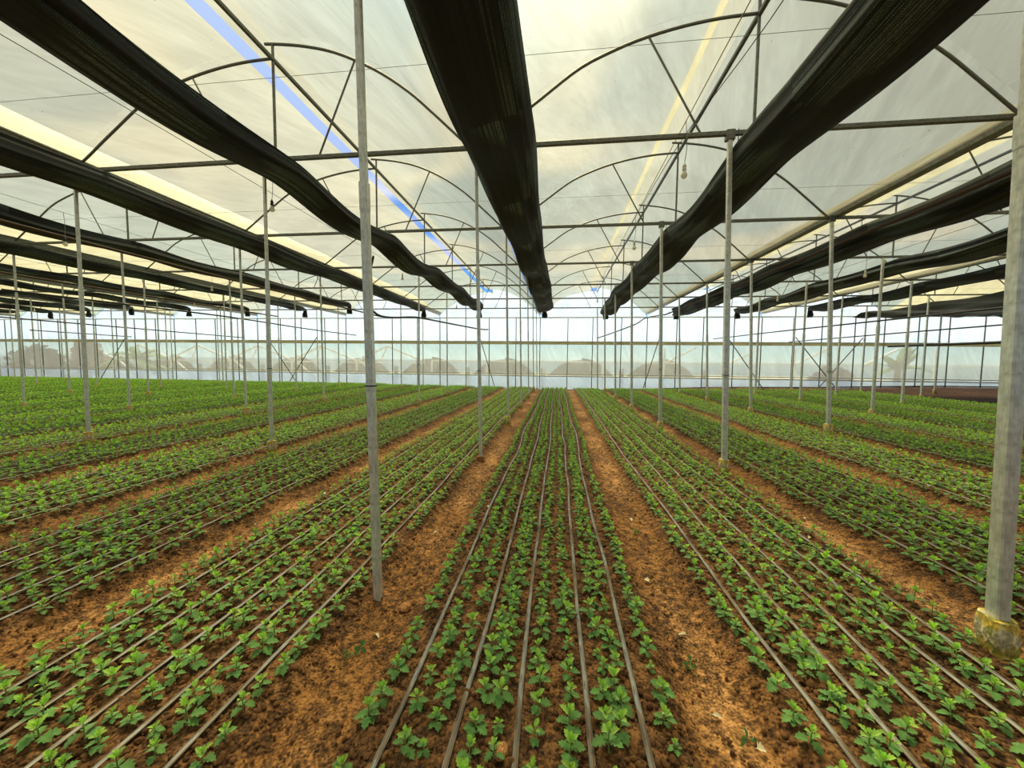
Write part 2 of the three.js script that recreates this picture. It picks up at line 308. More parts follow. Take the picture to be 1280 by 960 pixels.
{
  const footGeo = [0, 1, 2].map((s) => lump(0.13, 0.2, 0.13, s + 1, 0.16));
  for (let k = -13; k <= 8; k++) for (let n = 0; n <= 6; n++) {
    if (n === 0 && (k < -2 || k > 2)) continue;
    const far = Math.abs(k) > 2 || n > 3;
    const xb = rowX(k) + (baseShift[k] ?? 0.05 * (hash2(k + 30, n + 3) - 0.5)), xt = rowX(k) + (topShift[k] ?? 0.05 * (hash2(k + 9, n + 60) - 0.5)), z = bayZ(n) + 0.03 * (hash2(k + 17, n + 5) - 0.5);
    if (!inView(xb, 1.4, z, 0.15) && !(n === 0 && Math.abs(k) < 3)) continue;
    const w = k >= 1 ? 0.062 : 0.043, y0 = groundY(xb, z);
    if (k === 8) continue;
    const wide = k >= 1, noFoot = k === 0 && n <= 1;
    const t = thing('support_post', noFoot ? (n === 0 ? 'slim galvanized post beside a stone, standing straight in path soil without footing' : 'slim galvanized post with dirty foot between two planted beds') : k === 1 && n === 0 ? 'thick galvanized square post on a mossy cracked concrete footing' : k === 0 ? `slim roof post, ${ORD[7 - n]} from end wall, in the row beside the central net` : `${wide ? 'thick' : 'slim'} roof post, ${ORD[7 - n]} from end wall, ${ORD[Math.abs(k)]} row from central net ${sideOf(k)}`, 'post', noFoot || (k === 1 && n === 0) ? undefined : wide ? 'thick roof posts' : 'slim roof posts');
    const mid = 0.55 + 0.08 * hash2(k, n), H = BAR - 0.02;
    const at = (f) => V(xb + (xt - xb) * f, y0 + (H - y0) * f, z);
    part(t, 'lower_tube', bar(at(noFoot ? -0.02 : 0.012), at(mid), w, w, w * 0.1), M.post);
    part(t, 'upper_tube', bar(at(mid), at(1), w * 0.86, w * 0.86, w * 0.1), M.post);
    part(t, 'coupling', bar(at(mid - 0.018), at(mid + 0.018), w * 1.09, w * 1.09, w * 0.1), M.post);
    if (!far) part(t, 'top_bracket', bar(at(0.985), at(1.012), w * 1.7, w * 1.3), M.galv);
    if (!noFoot) {
      const f = part(t, 'footing', footGeo[(k + 20 + n) % 3], M.concrete, 'yellowed concrete footing'); f.position.set(xb, y0 - 0.015, z); f.rotation.y = 0.3 * (hash2(k + 2, n) - 0.5);
      const sc = k === 1 && n === 0 ? 1.0 : 0.85 + 0.35 * hash2(k + 5, n + 8); f.scale.set(sc * (wide ? 1 : 0.8), sc, sc * (wide ? 1 : 0.8));
    } else if (n === 1) { const f = part(t, 'soil_collar', footGeo[1], M.clod); f.position.set(xb, y0 - 0.03, z); f.scale.set(0.8, 0.5, 0.8); }
    if (!far && hash2(k + 3, n + 11) > 0.35) part(t, 'wire_tie', new THREE.TorusGeometry(w * 0.72, 0.004, 5, 14).rotateX(Math.PI / 2).translate(at(0.3).x, at(0.3).y, z), M.blackPipe);
  }
}

// ------------------------------------------------------------------ shade net bundles
function netBundle(k, xc, w, h, zEnd, opt = {}) {
  const zs = opt.zStart ?? 2.2, N = Math.round((zs - zEnd) / 0.16), C = 48, s = k * 3.7 + 50, top = opt.top ?? BAR - 0.06, roll = opt.roll ?? 0;
  const t = thing('shade_net_bundle', opt.label, 'shade net', opt.group);
  const centre = (z) => { const f = (-z - Z0) / DZ, b = f - Math.floor(f); const sag = (opt.sag ?? 0.09) * Math.sin(Math.PI * b) ** 1.5 * (0.5 + hash2(Math.floor(f) + 9, k + 60)); return [xc + (opt.drift ?? 0) * (-z - 10) / 7 + 0.10 * (vnoise(z * 0.32 + s, s) - 0.5), top - h / 2 - sag]; };
  const g = grid(C, N, (u, v) => {
    const z = zs + (zEnd - zs) * v, [cx, cy] = centre(z), a = u * Math.PI * 2;
    const uu = (u % 1), fold = 1 + 0.34 * (vnoise((Math.cos(a) + 2) * 2.1 + s, (Math.sin(a) + 2) * 2.1 + z * 0.12) - 0.5) + 0.26 * (vnoise((Math.cos(a) + 2) * 5 + s, (Math.sin(a) + 2) * 6 + z * 0.35) - 0.5);
    const sw = 0.86 + 0.28 * vnoise(z * 0.45 + s * 2, 3.1), sh = 0.8 + 0.4 * vnoise(z * 0.5 + s * 3, 8.7);
    const endT = v > 0.975 ? 1 - 0.6 * ((v - 0.975) / 0.025) : 1;
    const ca = Math.cos(a), sa = Math.sin(a), e = 0.62;
    let x = Math.sign(ca) * Math.abs(ca) ** e * w / 2 * fold * sw * endT, y = Math.sign(sa) * Math.abs(sa) ** e * h / 2 * fold * sh * endT;
    const cr = Math.cos(roll), sr = Math.sin(roll);
    return [cx + x * cr - y * sr, cy + x * sr + y * cr, z];
  }, (u, v) => [u * (w + h) * 2 + (opt.uo ?? 0), v * (zs - zEnd)]);
  part(t, 'folded_net', g, M.net);
  const [ex, ey] = centre(zEnd), tl = opt.tail ?? 0.45;
  const tailG = grid(14, 8, (u, v) => { const a = u * 6.2832, r = 0.085 * (1 + 0.5 * (vnoise(u * 9 % 9, v * 3 + s) - 0.5)) * (v > 0.6 ? 1.15 : 0.7 + 0.5 * v); return [ex + Math.cos(a) * r * 1.3, ey + h * 0.2 - tl * v + 0.03 * vnoise(u * 12, s), zEnd - 0.03 + Math.sin(a) * r]; });
  part(t, 'hanging_end', tailG, M.net);
  for (let n = 0; n <= 6; n++) { const z = bayZ(n) + 0.1; if (z < zEnd) continue; const [cx, cy] = centre(z); part(t, 'hanger', tube([V(cx - w * 0.5, top + 0.05, z), V(cx - w * 0.5, cy, z)], 0.005, 5), M.blackPipe); }
  return t;
}
netBundle(0, -0.69, 0.70, 0.34, -18.6, { roll: 0.16, drift: 0.06, uo: -0.62, label: 'wide black shade net bundle hanging under the central valley gutter' });
netBundle(1, 2.46, 0.68, 0.38, -19.6, { roll: 0.12, sag: 0.10, label: 'black shade net bundle with frayed pale threads under the ridge, beside a hanging bulb' });
netBundle(-1, -3.88, 0.62, 0.26, -18.4, { sag: 0.12, label: 'twisted black shade net bundle ending in loose tassels above the posts' });
netBundle(-2, -7.02, 0.58, 0.26, -19.0, { sag: 0.05, label: 'black shade net bundle tucked close beneath a pale valley gutter' });
netBundle(-3, -10.3, 0.62, 0.26, -17.5, { sag: 0.06, label: 'black shade net bundle beside a rusty pipe and a hanging bulb' });
netBundle(2, 6.06, 0.74, 0.44, -20.0, { sag: 0.08, roll: 0.1, label: 'black shade net bundle strung along a long brown rusted pipe' });
netBundle(3, 9.05, 0.75, 0.30, -20.2, { sag: 0.07, label: 'black shade net bundle ending in a knot near the bare soil side' });
netBundle(4, 12.2, 0.7, 0.28, -19.8, { sag: 0.07, label: 'drooping black shade net bundle next to the spread dark net' });
for (let k = -4; k >= -10; k--) netBundle(k, rowX(k) + 0.34 + 0.1 * (hash2(k + 70, 2) - 0.3), 0.58, 0.22, -18.4 + 1.6 * (hash2(k + 50, 4) - 0.5), { zStart: -3 + 0.9 * k * 0 - Math.max(0, (-k - 4)) * 1.1, sag: 0.06, label: `thin black net bundle, ${ORD[-k]} from the central one towards the brown shrub`, group: 'distant net bundles over the dense beds' });
// net drawn out flat over the bare soil strip
{
  const g = grid(40, 60, (u, v) => { const x = 14.9 + 9.2 * u, z = -21.0 + 15.5 * v; return [x, 3.92 - 0.10 * Math.sin(Math.PI * ((-z - Z0) / DZ)) ** 2 - 0.06 * Math.sin(u * Math.PI * 3) ** 2 + 0.05 * vnoise(x * 3, z * 1.2) - (v < 0.02 ? 0.15 * vnoise(x * 2.5, 4) : 0), z]; }, (u, v) => [u * 3, v * 14]);
  single('spread_shade_net', g, M.netOpen, 'dark green shade net drawn out flat over the bare soil', 'shade net');
}
// rusty roll-up pipes
single('rusty_pipe', tube([V(5.5, 3.84, 0.5), V(5.48, 3.78, -4), V(5.47, 3.76, -9), V(5.46, 3.78, -14), V(5.45, 3.82, -20)], 0.034, 8, 40), M.rust, 'long rusty brown pipe under a net bundle by thick posts', 'pipe');
single('rusty_pipe', tube([V(-9.92, 3.86, -2.2), V(-9.92, 3.8, -6), V(-9.9, 3.78, -12), V(-9.9, 3.8, -20)], 0.034, 8, 40), M.rust, 'long rusty brown pipe under a net bundle by slim posts', 'pipe');
single('rusty_pipe', tube([V(-16.25, 3.86, -5), V(-16.25, 3.82, -12), V(-16.2, 3.83, -20)], 0.034, 8, 30), M.rust, 'rusty brown pipe hung over the dense leafy beds', 'pipe');

// ------------------------------------------------------------------ drip tapes
const TAPES = [-0.47, -0.235, 0, 0.238, 0.46];
const tapeX = (b, i, z) => bedX(b) + TAPES[i] + 0.05 * (vnoise(z * 0.55 + b * 13.1 + i * 5.7, b * 3.3 + i) - 0.5) + 0.028 * (vnoise(z * 1.5 + b * 3.1 + i * 9.7, i * 2.3 + 40) - 0.5);
for (let b = -11; b <= BEDMAX; b++) for (let i = 0; i < 5; i++) {
  const d = Math.abs(b), st = d <= 2 ? 0.12 : 0.3, zA = 0.6, zB = -19.4, N = Math.round((zA - zB) / st), prof = [[-1, 0], [-0.8, 0.55], [-0.25, 0.9], [0.25, 0.9], [0.8, 0.55], [1, 0], [0, -0.3]];
  const g = grid(7, N, (u, v) => { const q = prof[Math.round(u * 7) % 7], z = zA + (zB - zA) * v, x = tapeX(b, i, z); return [x + q[0] * 0.0115, groundY(x, z) + 0.012 + q[1] * 0.007, z]; }, (u, v) => [u, v * (zA - zB) / 1.6]);
  single('drip_tape', g, M.tape, b === 0 ? `dusty grey drip tape, ${ORD[i + 1]} from shrub edge, in the central bed` : `grey drip tape, ${ORD[i + 1]} from shrub edge, in ${ORD[d]} bed from centre ${sideOf(b)}`, 'drip tape', b === 0 ? 'drip tapes of the central bed' : d <= 2 ? 'drip tapes of the neighbouring beds' : 'drip tapes of the outer beds');
}

// ------------------------------------------------------------------ seedlings
function leafGeo(wide, droop, fold, s) {
  const out = [[0, 0.03], [0.16, 0.035], [0.26, 0.10], [0.34, 0.30], [0.44, 0.38], [0.47, 0.22], [0.58, 0.36], [0.70, 0.40], [0.70, 0.22], [0.84, 0.26], [0.88, 0.12], [1, 0.0]];
  const p = [], c = [], ix = [], n = out.length;
  for (let sd = 0; sd < 2; sd++) for (let i = 0; i < n; i++) {
    const [u, w] = out[i], sg = sd ? 1 : -1, mu = Math.min(u, 0.97), ww = w * wide * (1 + 0.2 * (hash2(i + s * 13, sd) - 0.5));
    const y = (t) => -droop * t * t + 0.06 * Math.sin(t * 3);
    p.push(0, y(mu), mu); p.push(sg * ww, y(u) + fold * ww + 0.03 * (hash2(i, s) - 0.5), u);
    const k1 = 1.12, k2 = 0.92 + 0.14 * hash2(i + 5, s); c.push(k1, k1, k1 * 0.95, k2, k2, k2);
  }
  for (let sd = 0; sd < 2; sd++) for (let i = 0; i < n - 1; i++) { const a = sd * 2 * n + 2 * i; if (sd) ix.push(a, a + 1, a + 3, a, a + 3, a + 2); else ix.push(a, a + 3, a + 1, a, a + 2, a + 3); }
  const g = new THREE.BufferGeometry(); g.setAttribute('position', new THREE.Float32BufferAttribute(p, 3)); g.setAttribute('color', new THREE.Float32BufferAttribute(c, 3)); g.setIndex(ix); g.computeVertexNormals(); return g;
}
const oldLeaves = [leafGeo(0.95, 0.30, 0.25, 1), leafGeo(1.05, 0.45, 0.2, 2), leafGeo(0.9, 0.2, 0.3, 3)], newLeaves = [leafGeo(0.75, 0.12, 0.5, 4), leafGeo(0.8, -0.05, 0.45, 5)];
const stemGeo = new THREE.CylinderGeometry(0.0022, 0.003, 1, 6).translate(0, 0.5, 0);
const variants = [];
for (let v = 0; v < 7; v++) {
  const leaves = [], H = R(0.055, 0.08); let a = R(0, 6);
  const add = (geo, young, y, pitch, yaw, len, tone) => { const m = new THREE.Matrix4().makeTranslation(0, y, 0).multiply(new THREE.Matrix4().makeRotationY(yaw)).multiply(new THREE.Matrix4().makeRotationX(-pitch)).multiply(new THREE.Matrix4().makeScale(len, len, len)); leaves.push({ geo, young, m, tone }); };
  const nOld = 4 + (v % 3), nMid = 3 + (v % 2);
  for (let i = 0; i < nOld; i++) { a += 2.4 + R(-0.4, 0.4); add(oldLeaves[i % 3], false, H * R(0.2, 0.55), R(0.05, 0.5), a, R(0.046, 0.062), R(0.8, 1.05)); }
  for (let i = 0; i < nMid; i++) { a += 2.4 + R(-0.4, 0.4); add(newLeaves[i % 2], true, H * R(0.7, 0.9), R(0.6, 0.95), a, R(0.038, 0.05), R(0.78, 0.95)); }
  for (let i = 0; i < 3; i++) { a += 2.4 + R(-0.4, 0.4); add(newLeaves[(i + 1) % 2], true, H * R(0.95, 1.0), R(1.1, 1.35), a, R(0.026, 0.036), R(1.0, 1.15)); }
  const gs = [], paint = (g, col) => { const n = g.attributes.position.count, c = g.attributes.color, o = new Float32Array(n * 3); for (let i = 0; i < n; i++) { o[i * 3] = col.r * (c ? c.getX(i) : 1); o[i * 3 + 1] = col.g * (c ? c.getY(i) : 1); o[i * 3 + 2] = col.b * (c ? c.getZ(i) : 1); } g.setAttribute('color', new THREE.BufferAttribute(o, 3)); g.deleteAttribute('uv'); return g; };
  for (const l of leaves) gs.push(paint(l.geo.clone().applyMatrix4(l.m), (l.young ? M.leafNew.color : M.leafOld.color).clone().multiplyScalar(l.tone)));
  gs.push(paint(stemGeo.clone().scale(1, H, 1), M.stem.color));
  variants.push({ leaves, H, merged: mergeGeometries(gs) });
}
const oldMats = [0.85, 1, 1.15].map((k) => { const m = M.leafOld.clone(); m.color = M.leafOld.color.clone().multiplyScalar(k); return m; }), newMats = [0.85, 1, 1.12].map((k) => { const m = M.leafNew.clone(); m.color = M.leafNew.color.clone().multiplyScalar(k); return m; });
const spots = [];
for (let b = BEDMIN; b <= BEDMAX; b++) for (let i = 0; i < 5; i++) for (const sd of [-1, 1]) {
  const off = (i === 0 && sd < 0) || (i === 4 && sd > 0) ? 0.098 : 0.074;
  const dense = b <= -6 ? 1.25 : b <= -3 ? 0.98 : b >= 4 ? 1.0 : b >= 2 ? 0.94 : 0.86;
  const step = b <= -6 ? 0.115 : 0.108;
  for (let z = -0.6 - R(0, 0.1); z > -20.6; z -= step * R(0.75, 1.25)) {
    if (z < -19.6 && rnd() < 0.4) continue;
    const gone = rnd() < 0.035, x = tapeX(b, i, z) + sd * off + R(-0.018, 0.018), sc = dense * R(0.78, 1.22) * (rnd() < 0.1 ? 0.7 : 1);
    if (gone || !inView(x, 0, z, 0.3)) continue;
    spots.push({ x, z, b, sc, v: Math.floor(rnd() * variants.length), ry: R(0, 6.283), tx: R(-0.12, 0.12), tz: R(-0.12, 0.12), d: Math.hypot(x, z, 1.35), seen: inView(x, 0.04, z, -0.005) });
  }
}
spots.sort((p, q) => p.d - q.d);
{
  let n = 0; const rest = variants.map(() => []);
  for (const s of spots) {
    const y = groundY(s.x, s.z) + 0.002;
    if (s.seen && n < 300) {
      n++;
      const g = s.b === 0 ? ['young lobed-leaf plant in the central bed between grey drip tapes', 'seedlings of the central bed'] : s.b === 1 ? ['young lobed-leaf plant in the bed beside the mossy footed post', 'seedlings of the bed by the mossy footing'] : ['young lobed-leaf plant in the bed beside the slim post without footing', 'seedlings of the bed by the bare post'];
      const t = thing('seedling', g[0], 'plant', g[1]); t.position.set(s.x, y, s.z); t.rotation.set(s.tx, s.ry, s.tz); t.scale.setScalar(s.sc);
      const vr = variants[s.v];
      for (const l of vr.leaves) { const m = part(t, 'leaf', l.geo, (l.young ? newMats : oldMats)[l.tone < 0.9 ? 0 : l.tone < 1.03 ? 1 : 2]); l.m.decompose(m.position, m.quaternion, m.scale); }
      const st = part(t, 'stem', stemGeo, M.stem); st.scale.set(1, vr.H, 1);
    } else rest[s.v].push(s);
  }
  const all = new THREE.Group(); all.name = 'seedling_rows'; tag(all, 'long rows of young green plants filling the beds to the end wall', 'plants', null, 'stuff'); scene.add(all);
  const d = new THREE.Object3D(), c = new THREE.Color();
  rest.forEach((list, v) => {
    const im = new THREE.InstancedMesh(variants[v].merged, M.seedling, list.length); im.name = 'seedlings'; im.castShadow = im.receiveShadow = true; im.userData.kind = 'stuff';
    list.forEach((s, i) => { d.position.set(s.x, groundY(s.x, s.z) + 0.002, s.z); d.rotation.set(s.tx, s.ry, s.tz); d.scale.setScalar(s.sc); d.updateMatrix(); im.setMatrixAt(i, d.matrix); const k = 0.85 + 0.35 * hash2(i, v + 90), w = hash2(i + 7, v + 33); im.setColorAt(i, c.setRGB(k * (0.95 + 0.15 * w), k, k * 0.95)); });
    all.add(im);
  });
  console.log('seedlings', spots.length);
}

// ------------------------------------------------------------------ loose soil, stones, litter
function rock(s, amt) { const g = new THREE.IcosahedronGeometry(1, 1), p = g.attributes.position; for (let i = 0; i < p.count; i++) { const x = p.getX(i), y = p.getY(i), z = p.getZ(i), k = 1 + amt * (vnoise(x * 1.7 + s * 5 + 9, y * 1.7 + z * 1.3 + 9) - 0.5) * 2; p.setXYZ(i, x * k, y * k * 0.75, z * k); } g.computeVertexNormals(); return g; }
{
  const grp = new THREE.Group(); grp.name = 'soil_clods'; tag(grp, 'loose crumbly brown soil clods scattered over beds and paths', 'soil', null, 'stuff'); scene.add(grp);
  const d = new THREE.Object3D(), c = new THREE.Color();
  for (let v = 0; v < 3; v++) {
    const N = 16000, im = new THREE.InstancedMesh(rock(v + 1, 0.28), M.clod, N); im.name = 'clods'; im.userData.kind = 'stuff'; im.castShadow = im.receiveShadow = true;
    for (let i = 0; i < N; i++) {
      let x, z, bd; do { z = -0.9 - 6 * rnd() ** 1.6; x = R(-1, 1) * (1.2 + 1.35 * -z); bd = bedness(x); } while (rnd() > 0.3 + 0.7 * bd);
      const r = (0.0032 + 0.010 * rnd() ** 4) * (bd > 0.5 ? 1.25 : 0.8);
      d.position.set(x, groundY(x, z) + r * 0.15, z); d.rotation.set(R(0, 6), R(0, 6), R(0, 6)); d.scale.set(r * R(0.8, 1.2), r, r * R(0.8, 1.2)); d.updateMatrix(); im.setMatrixAt(i, d.matrix);
      const k = R(0.55, 1.05) * (bd > 0.5 ? 0.8 : 1.05); im.setColorAt(i, c.setRGB(k, k * R(0.92, 1.02), k * R(0.8, 1)));
    }
    grp.add(im);
  }
}
for (const [x, z, r, label] of [[-0.84, -1.96, 0.034, 'orange brown stone lying in the path beside the slim post'], [-0.17, -1.2, 0.028, 'pale brown stone half buried between the drip tapes'], [-0.39, -2.2, 0.02, 'small pinkish stone among the seedlings of the central bed']]) {
  const m = single('stone', rock(r * 300, 0.22), M.stone, label, 'stone'); m.position.set(x, groundY(x, z) + r * 0.35, z); m.scale.set(r * 1.15, r * 0.85, r); m.rotation.y = r * 40;
}
{
  const lit = [[-0.78, -2.45], [-0.98, -2.9], [-0.62, -3.3], [0.62, -1.5], [0.74, -1.42], [0.80, -1.38], [0.70, -1.95], [0.66, -2.4], [0.72, -3.4], [-0.95, -1.75], [-0.8, -4.1], [2.3, -3.6], [2.24, -2.9], [2.35, -4.3], [-2.4, -2.3], [-2.5, -2.8], [-2.42, -3.6], [1.98, -3.1], [2.02, -3.3], [0.85, -1.3]];
  const geo = [0, 1, 2].map((s) => { const g = leafGeo(0.5 + 0.25 * s, 0.2, 0.7, s + 9); return g; });
  lit.forEach(([x, z], i) => { const t = single('dry_leaf', geo[i % 3], M.litter, 'small withered pale leaf scrap lying on a trodden path', 'dry leaf', 'withered leaf scraps on the paths'); t.position.set(x + R(-0.05, 0.05), groundY(x, z) + 0.008, z); t.rotation.set(R(-0.2, 0.2), R(0, 6), R(-0.3, 0.3)); t.scale.setScalar(R(0.03, 0.055)); });
}

for (const [x, z, ry] of [[-0.93, -1.66, 0.4], [-0.99, -1.58, 2.2], [0.72, -1.42, 1.1], [0.64, -1.72, 3.0], [0.7, -3.1, 4.1]]) {
  const t = thing('fallen_seedling', 'loose wilted seedling lying on its side on the trodden path', 'plant', 'fallen seedlings on the paths'); t.position.set(x, groundY(x, z) + 0.012, z); t.rotation.set(1.25, ry, 0.2, 'YXZ'); t.scale.setScalar(0.62);
  const vr = variants[Math.floor(ry) % 7]; vr.leaves.slice(0, 7).forEach((l) => { const m = part(t, 'leaf', l.geo, oldMats[1]); l.m.decompose(m.position, m.quaternion, m.scale); }); part(t, 'stem', stemGeo, M.stem).scale.set(1, vr.H, 1);
}

// ------------------------------------------------------------------ bulbs, pipes, wires, braces
{
  const globe = new THREE.LatheGeometry([[0, -0.125], [0.018, -0.122], [0.032, -0.108], [0.037, -0.09], [0.034, -0.072], [0.022, -0.05], [0.016, -0.035]].map((q) => new THREE.Vector2(q[0], q[1])), 18);
  const sock = new THREE.LatheGeometry([[0.0, 0.05], [0.012, 0.05], [0.016, 0.03], [0.022, 0.028], [0.022, 0.012], [0.018, 0.01], [0.018, -0.004], [0.023, -0.006], [0.023, -0.024], [0.017, -0.036], [0, -0.036]].map((q) => new THREE.Vector2(q[0], q[1])), 16);
  const list = [[1.46, 3.7, -4.75, 1, 'cream bulb in a ribbed white socket hanging beside the frayed net bundle'], [-4.25, 3.7, -5.21, 0, 'round bulb in a dark socket hanging below the twisted net bundle'], [-9.73, 3.7, -6.41, 0, 'bulb hanging beside the rusty pipe by slim posts'], [1.46, 3.7, -7.6, 1], [-4.25, 3.7, -9.92, 1], [7.65, 3.7, -10.45, 1, 'bulb in a white socket against the knotted net bundle'], [7.65, 3.7, -14.18, 1], [7.65, 3.7, -18.16, 1], [-15.71, 3.7, -14.57, 1], [-25.87, 3.7, -15.69, 1], [-11.27, 3.7, -11.07, 1], [1.46, 3.7, -14.2, 1], [-4.25, 3.7, -15.5, 1]];
  for (const [x, y, z, pale, label] of list) {
    const t = thing('hanging_bulb', label || 'small pale light bulb hanging on a thin cord under the film roof', 'light bulb', label ? undefined : 'hanging bulbs'); t.position.set(x, y, z);
    part(t, 'cord', tube([V(0, 0.05, 0), V(0.02, 0.25, 0), V(0, BAR - y, 0)], 0.004, 5), M.wire);
    part(t, 'socket', sock, pale ? M.socket : M.socketDark); part(t, 'globe', globe, M.bulb);
  }
  for (const [x, z0, z1] of [[1.46, -0.5, -22.9], [-4.25, -0.5, -22.9], [7.65, -3, -22.9], [-9.73, -2, -22.9], [-11.27, -4, -22.9], [-15.71, -5, -22.9], [-25.87, -9, -22.9]]) single('power_cord', tube([V(x, BAR + 0.02, z0), V(x, BAR - 0.03, (z0 + z1) / 2), V(x, BAR + 0.02, z1)], 0.005, 5, 20), M.wire, 'thin power cord carrying the hanging bulbs along the roof', 'cord', 'bulb cords');
}
const pipe = (pts, r, label, group) => single('water_pipe', tube(pts.map((q) => V(...q)), r, 7, pts.length * 8), M.blackPipe, label, 'pipe', group);
pipe([[-4.2, 3.75, -8.2], [-4.3, 3.0, -8.1], [-4.18, 2.5, -8.1], [-4.0, 2.62, -10.5], [-3.6, 2.66, -13], [-3.1, 2.7, -15.5], [-2.95, 2.72, -15.8]], 0.026, 'black hose drooping from the net bundle beside a slim post');
pipe([[5.3, 3.78, -19.5], [4.2, 3.5, -18.5], [3.5, 3.1, -17.3], [2.8, 2.85, -18.9], [2.13, 2.64, -20.1]], 0.026, 'black hose sagging from a thick post to the ridge row');
pipe([[8.5, 2.7, -21.6], [8.5, 2.64, -16], [8.5, 2.56, -11], [8.5, 2.46, -5]], 0.022, 'thin black water pipe strung between thick posts', 'overhead water pipes');
pipe([[12.0, 2.52, -21], [12.0, 2.52, -15], [12.0, 2.5, -9]], 0.022, 'thin black water pipe strung between thick posts', 'overhead water pipes');
pipe([[15, 2.23, -18.9], [15, 2.2, -15], [15, 2.19, -11]], 0.05, 'thick black pipe over the bare soil strip with open end');
pipe([[-10.6, 2.66, -18.7], [-10.75, 2.68, -15], [-10.6, 2.72, -11], [-10.6, 2.66, -6]], 0.022, 'black water pipe strung between slim posts over dense beds', 'water pipes over dense beds');
pipe([[-17, 2.5, -18.4], [-17, 2.54, -14], [-17, 2.58, -9]], 0.022, 'black water pipe strung between slim posts over dense beds', 'water pipes over dense beds');
pipe([[-23.4, 2.5, -18.0], [-23.4, 2.54, -14]], 0.022, 'black water pipe strung between slim posts over dense beds', 'water pipes over dense beds');
for (let n = 0; n < 7; n++) single('cross_wire', tube([V(LEFTX, BAR - 0.05, bayZ(n) - 1.5), V(-10, BAR - 0.08, bayZ(n) - 1.5), V(0, BAR - 0.05, bayZ(n) - 1.52), V(RIGHTX, BAR - 0.04, bayZ(n) - 1.5)], 0.0025, 4, 30), M.wire, 'thin steel wire stretched across the house below the arches', 'wire', 'cross wires');
for (const [x, y] of [[-4.9, 4.2], [-11.3, 4.2], [8.1, 4.2]]) single('long_wire', tube([V(x, y, 3), V(x + 0.08, y - 0.02, -10), V(x, y, WALLZ)], 0.005, 4, 20), M.blackPipe, 'thin dark wire running lengthwise under the film', 'wire', 'lengthwise wires');
single('long_wire', tube([V(1.75, 4.3, -1), V(1.69, 4.2, -3.27), V(1.5, 4.16, -4.95), V(1.46, 4.2, -8)], 0.005, 4, 20), M.blackPipe, 'dark wire slanting from the roof towards the cream bulb', 'wire');
for (const [k, n, dx] of [[-1, 6, 0.9], [2, 6, -0.8], [3, 6, 1.9], [4, 6, 2.1], [5, 6, -2.0], [7, 6, 2.2], [-4, 6, -2.0], [-5, 6, 2.0], [-8, 6, -2.2]]) {
  const x = rowX(k) + 0.03 * Math.sign(dx), z = bayZ(n) + (dx > 0 ? 0.08 : -0.08); single('diagonal_brace', tube([V(x, 2.7, z), V(x + dx, groundY(x + dx, z) - 0.02, z)], 0.022, 6), M.galv, 'slanted steel brace propping a post near the end wall', 'brace', 'post braces');
}

// ------------------------------------------------------------------ outside, seen through the film
{
  const og = grid(4, 4, (u, v) => [-120 + 240 * u, -4.2 + (v > 0.5 ? 0 : 0), -24.2 - 150 * v]); single('outside_ground', og, M.outGround, 'pale open ground outside beyond the end wall', 'ground', null, 'structure');
  const bank = grid(30, 4, (u, v) => [-60 + 100 * u, -0.6 - 3.6 * v * v, WALLZ - 0.3 - 5 * v]); single('outside_bank', bank, M.outGround, 'earth bank sloping down outside the end wall', 'ground', null, 'structure');
  const nb = thing('neighbouring_greenhouse', 'lower greenhouse outside with a row of grey arched gables', 'greenhouse');
  const zf = -31, yb = 0.22;
  for (let i = -7; i <= 2; i++) {
    const xr = -4.3 + i * 6.35, s = new THREE.Shape(); s.moveTo(xr - 2.75, yb);
    for (let j = 0; j <= 14; j++) { const q = sA(0.08 + 0.92 * j / 14); s.lineTo(xr + q.x * 0.82, yb + q.y * 0.93); }
    for (let j = 0; j <= 14; j++) { const q = sB(j / 14); s.lineTo(xr + q.x * 0.9, yb + q.y * 0.93); }
    s.closePath();
    part(nb, 'gable', new THREE.ExtrudeGeometry(s, { depth: 0.06, bevelEnabled: false }).translate(0, 0, zf), M.gable);
    part(nb, 'wall_panel', bar(V(xr - 3.1, -1.95, zf - 0.1), V(xr + 3.1, -1.95, zf - 0.1), 0.05, 4.3), M.outRoof);
    part(nb, 'downpipe', bar(V(xr + 3.17, -4, zf + 0.2), V(xr + 3.17, yb + 0.6, zf + 0.2), 0.35, 0.12), M.gable);
  }
  const fr = thing('white_pipe_frame', 'zigzag white pipe roof frame outside above the grey gables', 'frame');
  for (let i = 0; i < 6; i++) {
    const x = -47 + i * 6.0, z = -30, y0 = 1.25, y1 = 2.5;
    part(fr, 'rafter', bar(V(x, y0, z), V(x + 2.8, y1, z), 0.13), M.white); part(fr, 'rafter', bar(V(x + 2.8, y1, z), V(x + 6, y0, z), 0.13), M.white);
    part(fr, 'purlin', bar(V(x, y0 - 0.12, z), V(x + 6, y0 - 0.12, z), 0.1), M.white); part(fr, 'leg', bar(V(x, -4.2, z), V(x, y0, z), 0.14), M.white); part(fr, 'strut', bar(V(x + 0.3, y0, z), V(x + 2.2, -0.3, z), 0.12), M.white); part(fr, 'strut', bar(V(x + 2.8, y1, z), V(x + 2.1, y0 - 0.1, z), 0.08), M.white);
  }
  for (let i = -4; i < 6; i++) { const x = 8 + i * 4.5, z = -29; part(fr, 'purlin', bar(V(x, 1.35, z), V(x + 4.5, 1.35, z), 0.09), M.white); part(fr, 'leg', bar(V(x, -4.2, z), V(x, i % 2 || i < 0 ? 1.35 : 2.4, z), 0.12), M.white); if (i >= 0 && i < 4) part(fr, 'rafter', bar(V(x, 1.3, z), V(x + 2.2, 2.5, z), 0.12), M.white); }
}
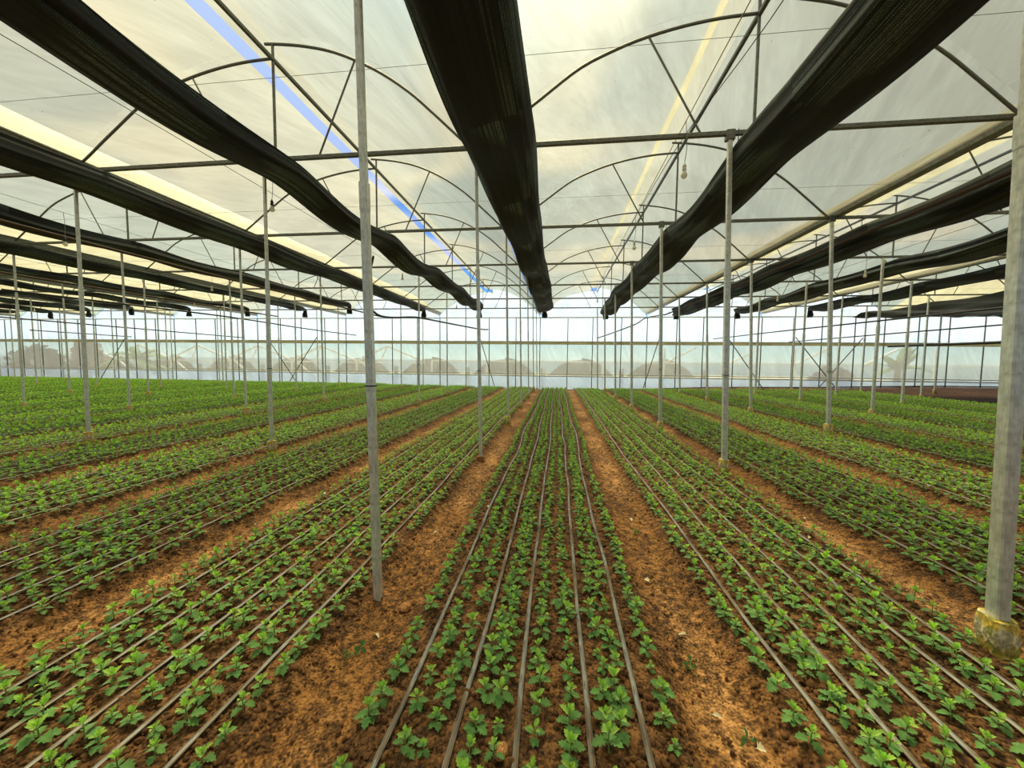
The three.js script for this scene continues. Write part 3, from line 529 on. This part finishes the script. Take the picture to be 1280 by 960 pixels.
function bananaPlant(x, z, y, label, list) {
  const t = thing('banana_plant', label, 'banana plant'); t.position.set(x, y, z);
  part(t, 'stem', new THREE.CylinderGeometry(0.14, 0.24, 3.2, 10).translate(0, 1.4, 0), M.bananaStem);
  for (const [yaw, up, len, drop] of list) {
    const g = grid(6, 16, (u, v) => { const s = v, w = (0.36 * Math.sin(Math.PI * Math.min(1, 0.12 + s * 0.9)) ** 0.7) * (u - 0.5) * 2 * (len / 2.4) * (0.85 + 0.3 * (Math.floor(s * 16) % 3 === 0 ? 0.4 : 1)); const r = s * len; return [w, Math.sin(up) * r - drop * s * s * len - 0.35 * Math.abs(w), Math.cos(up) * r]; });
    const m = part(t, 'leaf', g, M.banana); m.position.y = 2.9; m.rotation.y = yaw;
  }
}
bananaPlant(-33.5, -26.2, -1.6, 'banana plant with broad torn leaves outside, beside brown foliage', [[1.5, 0.5, 3.4, 0.5], [1.2, 0.2, 3.6, 0.6], [1.8, 0.9, 2.8, 0.6], [-1.4, 0.6, 3.0, 0.5], [-1.0, 0.2, 3.2, 0.6], [0.2, 0.7, 2.4, 0.5], [1.55, -0.1, 3.3, 0.35], [-1.9, 1.0, 2.2, 0.4]]);
bananaPlant(20.6, -25.2, -1.8, 'leafy banana clump outside behind the bare soil strip', [[1.5, 1.0, 2.0, 0.3], [-1.4, 1.0, 2.0, 0.4], [0.6, 1.2, 2.2, 0.3], [-0.5, 0.9, 1.8, 0.4], [2.2, 0.7, 1.9, 0.5], [-2.2, 0.7, 1.9, 0.5], [1.2, 0.5, 1.9, 0.6], [-1.2, 0.4, 1.8, 0.6], [0, 0.5, 1.6, 0.4], [1.7, 1.3, 2.3, 0.2]]);
function bush(name, x, y, z, rx, ry, mat, label, n) {
  const t = thing(name, label, 'bush'); t.position.set(x, y, z); const gs = [];
  for (let i = 0; i < n; i++) { const a = R(0, 6.28), b = Math.acos(R(-0.6, 1)), r = R(0.55, 1), g = new THREE.CircleGeometry(R(0.12, 0.3), 5); g.rotateX(R(0, 3)); g.rotateY(R(0, 6)); g.translate(Math.sin(b) * Math.cos(a) * rx * r, Math.cos(b) * ry * r, Math.sin(b) * Math.sin(a) * rx * 0.6 * r); gs.push(g); }
  part(t, 'foliage', mergeGeometries(gs), mat); part(t, 'trunk', new THREE.CylinderGeometry(0.1, 0.16, ry * 1.6, 7).translate(0, -ry * 0.8, 0), M.bananaStem);
}
bush('dark_bush', -42.5, 0.3, -25.6, 2.2, 2.0, M.bush, 'dense dark bush outside the film beside the brown shrub', 700);
bush('brown_shrub', -37.6, 0.9, -25.8, 1.3, 2.0, M.bushBrown, 'yellowish brown shrub outside between dark bush and banana', 420);
bush('dark_bush', 19.6, -0.4, -29.2, 1.7, 1.6, M.bush, 'dark leafy undergrowth outside around the banana clump', 500);

renderer.render(scene, camera);
